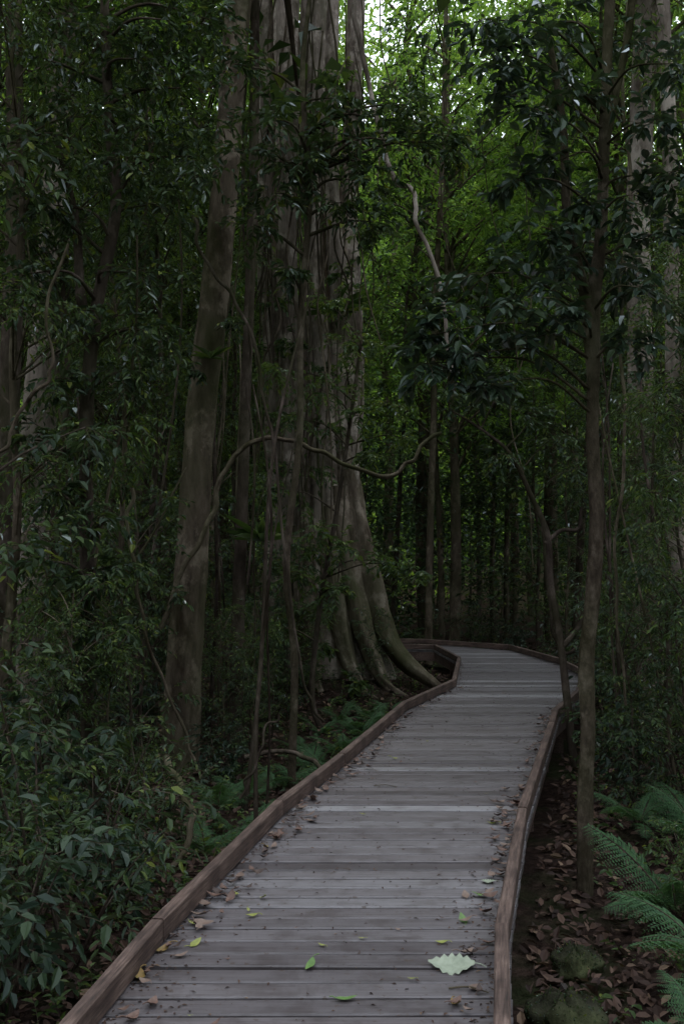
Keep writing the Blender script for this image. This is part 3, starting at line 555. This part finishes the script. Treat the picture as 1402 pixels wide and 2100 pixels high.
def g1(n):
    y=rng.uniform(38,60,n); x=rng.uniform(-1,1,n)*(.45*y+5); z=rng.uniform(0,1,n)**.88*37
    q=x/y; gap=(q>-.02)&(q<.12)&(z>.38*y)&(rng.uniform(0,1,n)<.6)
    return np.stack([x,y,z],-1)[~gap]
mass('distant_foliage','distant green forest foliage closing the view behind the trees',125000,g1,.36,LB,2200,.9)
def g2(n):
    y=rng.uniform(20.8,38,n); x=rng.uniform(-1,1,n)*(.45*y+4); z=rng.uniform(-.3,5.,n)
    return np.stack([x,y,z],-1)
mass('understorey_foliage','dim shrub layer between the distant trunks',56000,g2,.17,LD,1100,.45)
def g3(n):
    y=rng.uniform(-14,17,n); x=rng.uniform(-14,14,n); z=rng.uniform(11.5,16,n)+np.maximum(0,y-12)*.3
    gap=(abs(x-.18*y)<2.)&(rng.uniform(0,1,n)<.85); return np.stack([x,y,z],-1)[~gap]
mass('canopy','unseen leaf canopy added overhead to shade the boardwalk',2700,g3,.8,LD,260,.8)  # out of view, added to cut sky light; gap lets light reach the deck
def g4(n):
    a=rng.uniform(0,2*math.pi,n); r=rng.uniform(11,17,n); x=r*np.cos(a)*1.0; y=4+r*np.sin(a)*1.1; z=rng.uniform(-.3,10,n)
    k=(y<0)|(abs(x)>.36*y+3.5); return np.stack([x,y,z],-1)[k]
mass('unseen_shade_forest','unseen forest foliage added around the boardwalk to block sky light',4600,g4,.6,LD,600,.7)  # coarse leaf ring outside the view, added to stop light from sides and behind
# ---------------------------------------------------------------- fallen leaves
def onemat(name,c1,c2,tr=.15):
    m,nt,out=newmat(name); col=ramp(nt,noise(nt,40,detail=4),[(.35,c1),(.65,c2)]); b=nt.nodes.new('ShaderNodeBsdfPrincipled'); nt.links.new(col,b.inputs['Base Color']); b.inputs['Roughness'].default_value=.55; nt.links.new(b.outputs[0],out.inputs[0]); return m
YM=onemat('yellow_green_leaf',(.20,.23,.05),(.30,.31,.08)); OM=onemat('orange_leaf',(.28,.16,.05),(.20,.16,.05)); PMt=onemat('pale_leaf',(.26,.30,.22),(.36,.40,.30)); GRN=onemat('fresh_leaf',(.10,.19,.05),(.15,.25,.07))
BR=[onemat('brown_leaf',(.10,.055,.04),(.17,.10,.075)),onemat('pale_brown_leaf',(.17,.11,.085),(.22,.16,.125)),onemat('dark_brown_leaf',(.05,.03,.025),(.09,.055,.04))]
def fallen(L,W,mat,curl=.2,lob=0):
    G=Geo(); n=13 if lob else 9; t=np.linspace(0,1,n); w=W*.5*np.sin(math.pi*np.clip(t,.02,.98)**.85)**.8
    if lob: w=w*(1+.2*np.cos(np.arange(n)*math.pi))
    x=(t-.5)*L; z=curl*L*(2*t-1)**2*.6; mid=np.stack([x,.04*L*np.sin(t*3),z],-1)
    l=mid+np.stack([-.0*w,w,curl*w*1.2+.1*w*np.sin(t*9)],-1); r=mid+np.stack([0*w,-w,curl*w*1.0],-1)
    v=np.stack([l,mid,r],1).reshape(-1,3); idx=np.arange(n*3).reshape(n,3)
    fs=[]
    for i in range(n-1):
        for j in range(2): fs.append([idx[i,j],idx[i,j+1],idx[i+1,j+1],idx[i+1,j]])
    G.add(v,fs,0,True); st=np.stack([[-.5*L,0,z[0]],[-.62*L,.01,z[0]+.004],[-.75*L,.02,z[0]]]); tube(G,st,[.0015,.0012,.001],seg=4,sub=2)
    o=G.build('fallen_leaf',[mat]); d=o.data; bpy.data.objects.remove(o); return d
FM={'y':fallen(.065,.03,YM),'o':fallen(.08,.03,OM,.3),'p':fallen(.15,.11,PMt,.12,1),'g':fallen(.075,.035,GRN),'b0':fallen(.065,.032,BR[0],.35),'b1':fallen(.07,.037,BR[1],.3),'b2':fallen(.055,.027,BR[2],.45),'s':fallen(.11,.055,BR[1],.15)}
def leafobj(kind,x,y,z,rz,label,group=None,sc=1):
    o=bpy.data.objects.new('fallen_leaf',FM[kind]); C.objects.link(o); o.location=(float(x),float(y),float(z)+.006); o.rotation_euler=(rng.normal(0,.15),rng.normal(0,.15),rz); o.scale=(sc,sc,sc)
    tag(o,label,'leaf',group)
for k_,px,py,sc,lab in [('p',925,1982,1.15,'large pale lobed fallen leaf on the deck near the right kerb'),
 ('g',635,1983,1,'bright green curled leaf in the middle of the near deck'),('g',710,2053,1,'green yellow leaf nearest the bottom of the deck, centre'),
 ('y',485,1836,.8,'small yellow leaf near the left kerb, left one of a close pair'),('y',540,1843,.8,'small yellow leaf near the left kerb, right one of a close pair'),
 ('y',515,1880,.9,'lone yellow green leaf below the close pair of yellow leaves'),('y',398,1897,.8,'yellow green leaf beside the second left kerb rail joint'),
 ('y',402,1938,1,'broad yellow green leaf left on the pale plank'),('o',333,1950,1,'yellow leaf tucked against the near left kerb'),
 ('o',285,2008,1.2,'long orange leaf in the litter by the bottom left kerb'),('g',950,1888,.9,'small green leaf above the large pale leaf'),
 ('y',905,1935,.8,'yellow leaf just above and left of the large pale leaf'),('y',742,1927,.5,'tiny yellow leaf on the pale plank in mid deck'),
 ('s',640,1686,.9,'pale grey brown leaf lying by the left kerb in mid distance'),('o',545,1740,.9,'ochre leaf by the left kerb below the grey brown leaf'),
 ('y',808,1557,1.1,'yellow green leaf in the middle of the far deck'),('g',985,1838,1.1,'green leaf against the right kerb, lower of two'),
 ('p',1000,1810,.45,'grey green leaf against the right kerb, upper of two'),('o',935,2063,1,'ochre leaf below the large pale leaf'),('s',955,1838,.6,'brown leaf lying left of the green leaf at the right kerb'),
 ('y',745,1672,.7,'small yellow speck of leaf on the mid deck'),('y',1010,1690,1,'yellow green leaf in the litter at the right kerb'),('s',970,2030,.7,'dry leaf lying near the bottom right kerb')]:
    q=onplane(px,py); leafobj(k_,q[0],q[1],0,rng.uniform(0,6.28) if k_!='p' else 3.0,lab,sc=sc)
for side,n_ in (('left',122),('right',108)):
    for i in range(n_):
        y=2.6+9.5*rng.uniform(0,1)**1.1
        if rng.uniform()<.5: y=rng.choice([4.6,5.6,6.1,7.5,9.2] if side=='left' else [4.3,5.4,6.,6.4,8.3,9.8])+rng.normal(0,.3)
        off=.045+abs(rng.normal(0,.07)); 
        x=Lx(y)+off if side=='left' else Rx(y)-off
        leafobj(['b0','b1','b2','b0'][i%4],x,y,rng.uniform(0,.012),rng.uniform(0,6.28),'curled brown dead leaf lying along the %s kerb on the deck'%side,'brown leaves along the %s kerb'%side,rng.uniform(.6,1.3))
for i in range(46):
    y=2.8+11*rng.uniform(0,1)**1.2; t=rng.uniform(.12,.88); x=Lx(y)*(1-t)+Rx(y)*t
    leafobj(['b0','b1','b2','y'][i%4],x,y,0,rng.uniform(0,6.28),'small dry leaf scrap scattered across the middle of the deck','leaf scraps on the middle of the deck',rng.uniform(.25,.6))
for lab,px,py,L_ in [('thin dry twig lying crosswise on the mid deck',790,1612,.16),('thin bent stick on the deck near the large pale leaf',960,2030,.14),('short stick beside the left kerb on the near deck',450,1800,.12)]:
    q=onplane(px,py,.006); G=Geo(); tube(G,[(-L_/2,0,0),(0,.01,.006),(L_/2,-.01,0)],[.003,.003,.002],seg=5); o=G.build('twig',[BM]); o.location=[float(v) for v in q]; o.rotation_euler=(0,0,rng.normal(0,.4)); tag(o,lab,'twig')
# tiny crumbs of leaf and bark on the deck, past counting
n=4200; y=2.6+13*rng.uniform(0,1,n)**1.1; t=np.where(rng.uniform(0,1,n)<.65, np.where(rng.uniform(0,1,n)<.5,abs(rng.normal(0,.08,n)),1-abs(rng.normal(0,.08,n))), rng.uniform(0,1,n)); t=np.clip(t,.03,.97)
x=Lx(y)*(1-t)+Rx(y)*t; G=Geo(); L=rng.uniform(.006,.026,n)
leaves(G,np.stack([x,y,np.full(n,.003)],-1),rng.normal(0,1,(n,3))*np.array([1,1,.08]),np.array([0,0,1.])+rng.normal(0,.2,(n,3)),L,L*.4,hi=False)
tag(G.build('leaf_crumbs',[DL]),'tiny crumbs of leaf and bark sprinkled over the deck','leaf litter',kind='stuff')
# ---------------------------------------------------------------- light, world, camera
W=bpy.data.worlds.new('World'); bpy.context.scene.world=W; W.use_nodes=True; nt=W.node_tree
bg=nt.nodes['Background']; sky=nt.nodes.new('ShaderNodeTexSky'); sky.sky_type='NISHITA'; sky.sun_disc=False
sky.sun_elevation=math.radians(55); sky.sun_rotation=math.radians(20)
# thin bright overcast drifting over the blue
cl=ramp(nt,noise(nt,2.2,(1,1,2.5),4,'Generated'),[(.3,(.6,.6,.6)),(.6,(1,1,1))])
nt.links.new(mixc(nt,cl,sky.outputs[0],(16.2,17.5,19.4)),bg.inputs[0]); bg.inputs[1].default_value=.15
s=bpy.data.lights.new('sun','SUN'); s.energy=1.5; s.angle=math.radians(20); s.color=(1,.96,.88); so=bpy.data.objects.new('sun',s); C.objects.link(so)
el=math.radians(55); az=math.radians(20)
from mathutils import Vector
so.rotation_euler=Vector((math.sin(az)*math.cos(el),math.cos(az)*math.cos(el),math.sin(el))).to_track_quat('Z','Y').to_euler()
cam=bpy.data.cameras.new('camera'); cam.sensor_fit='VERTICAL'; cam.sensor_height=36; cam.lens=35; cam.clip_end=1000
co=bpy.data.objects.new('camera',cam); C.objects.link(co); co.location=(0,0,CAMZ); co.rotation_euler=(math.pi/2+PITCH,0,0)
sc=bpy.context.scene; sc.camera=co; sc.view_settings.view_transform='Standard'; sc.view_settings.look='None'; sc.view_settings.exposure=0
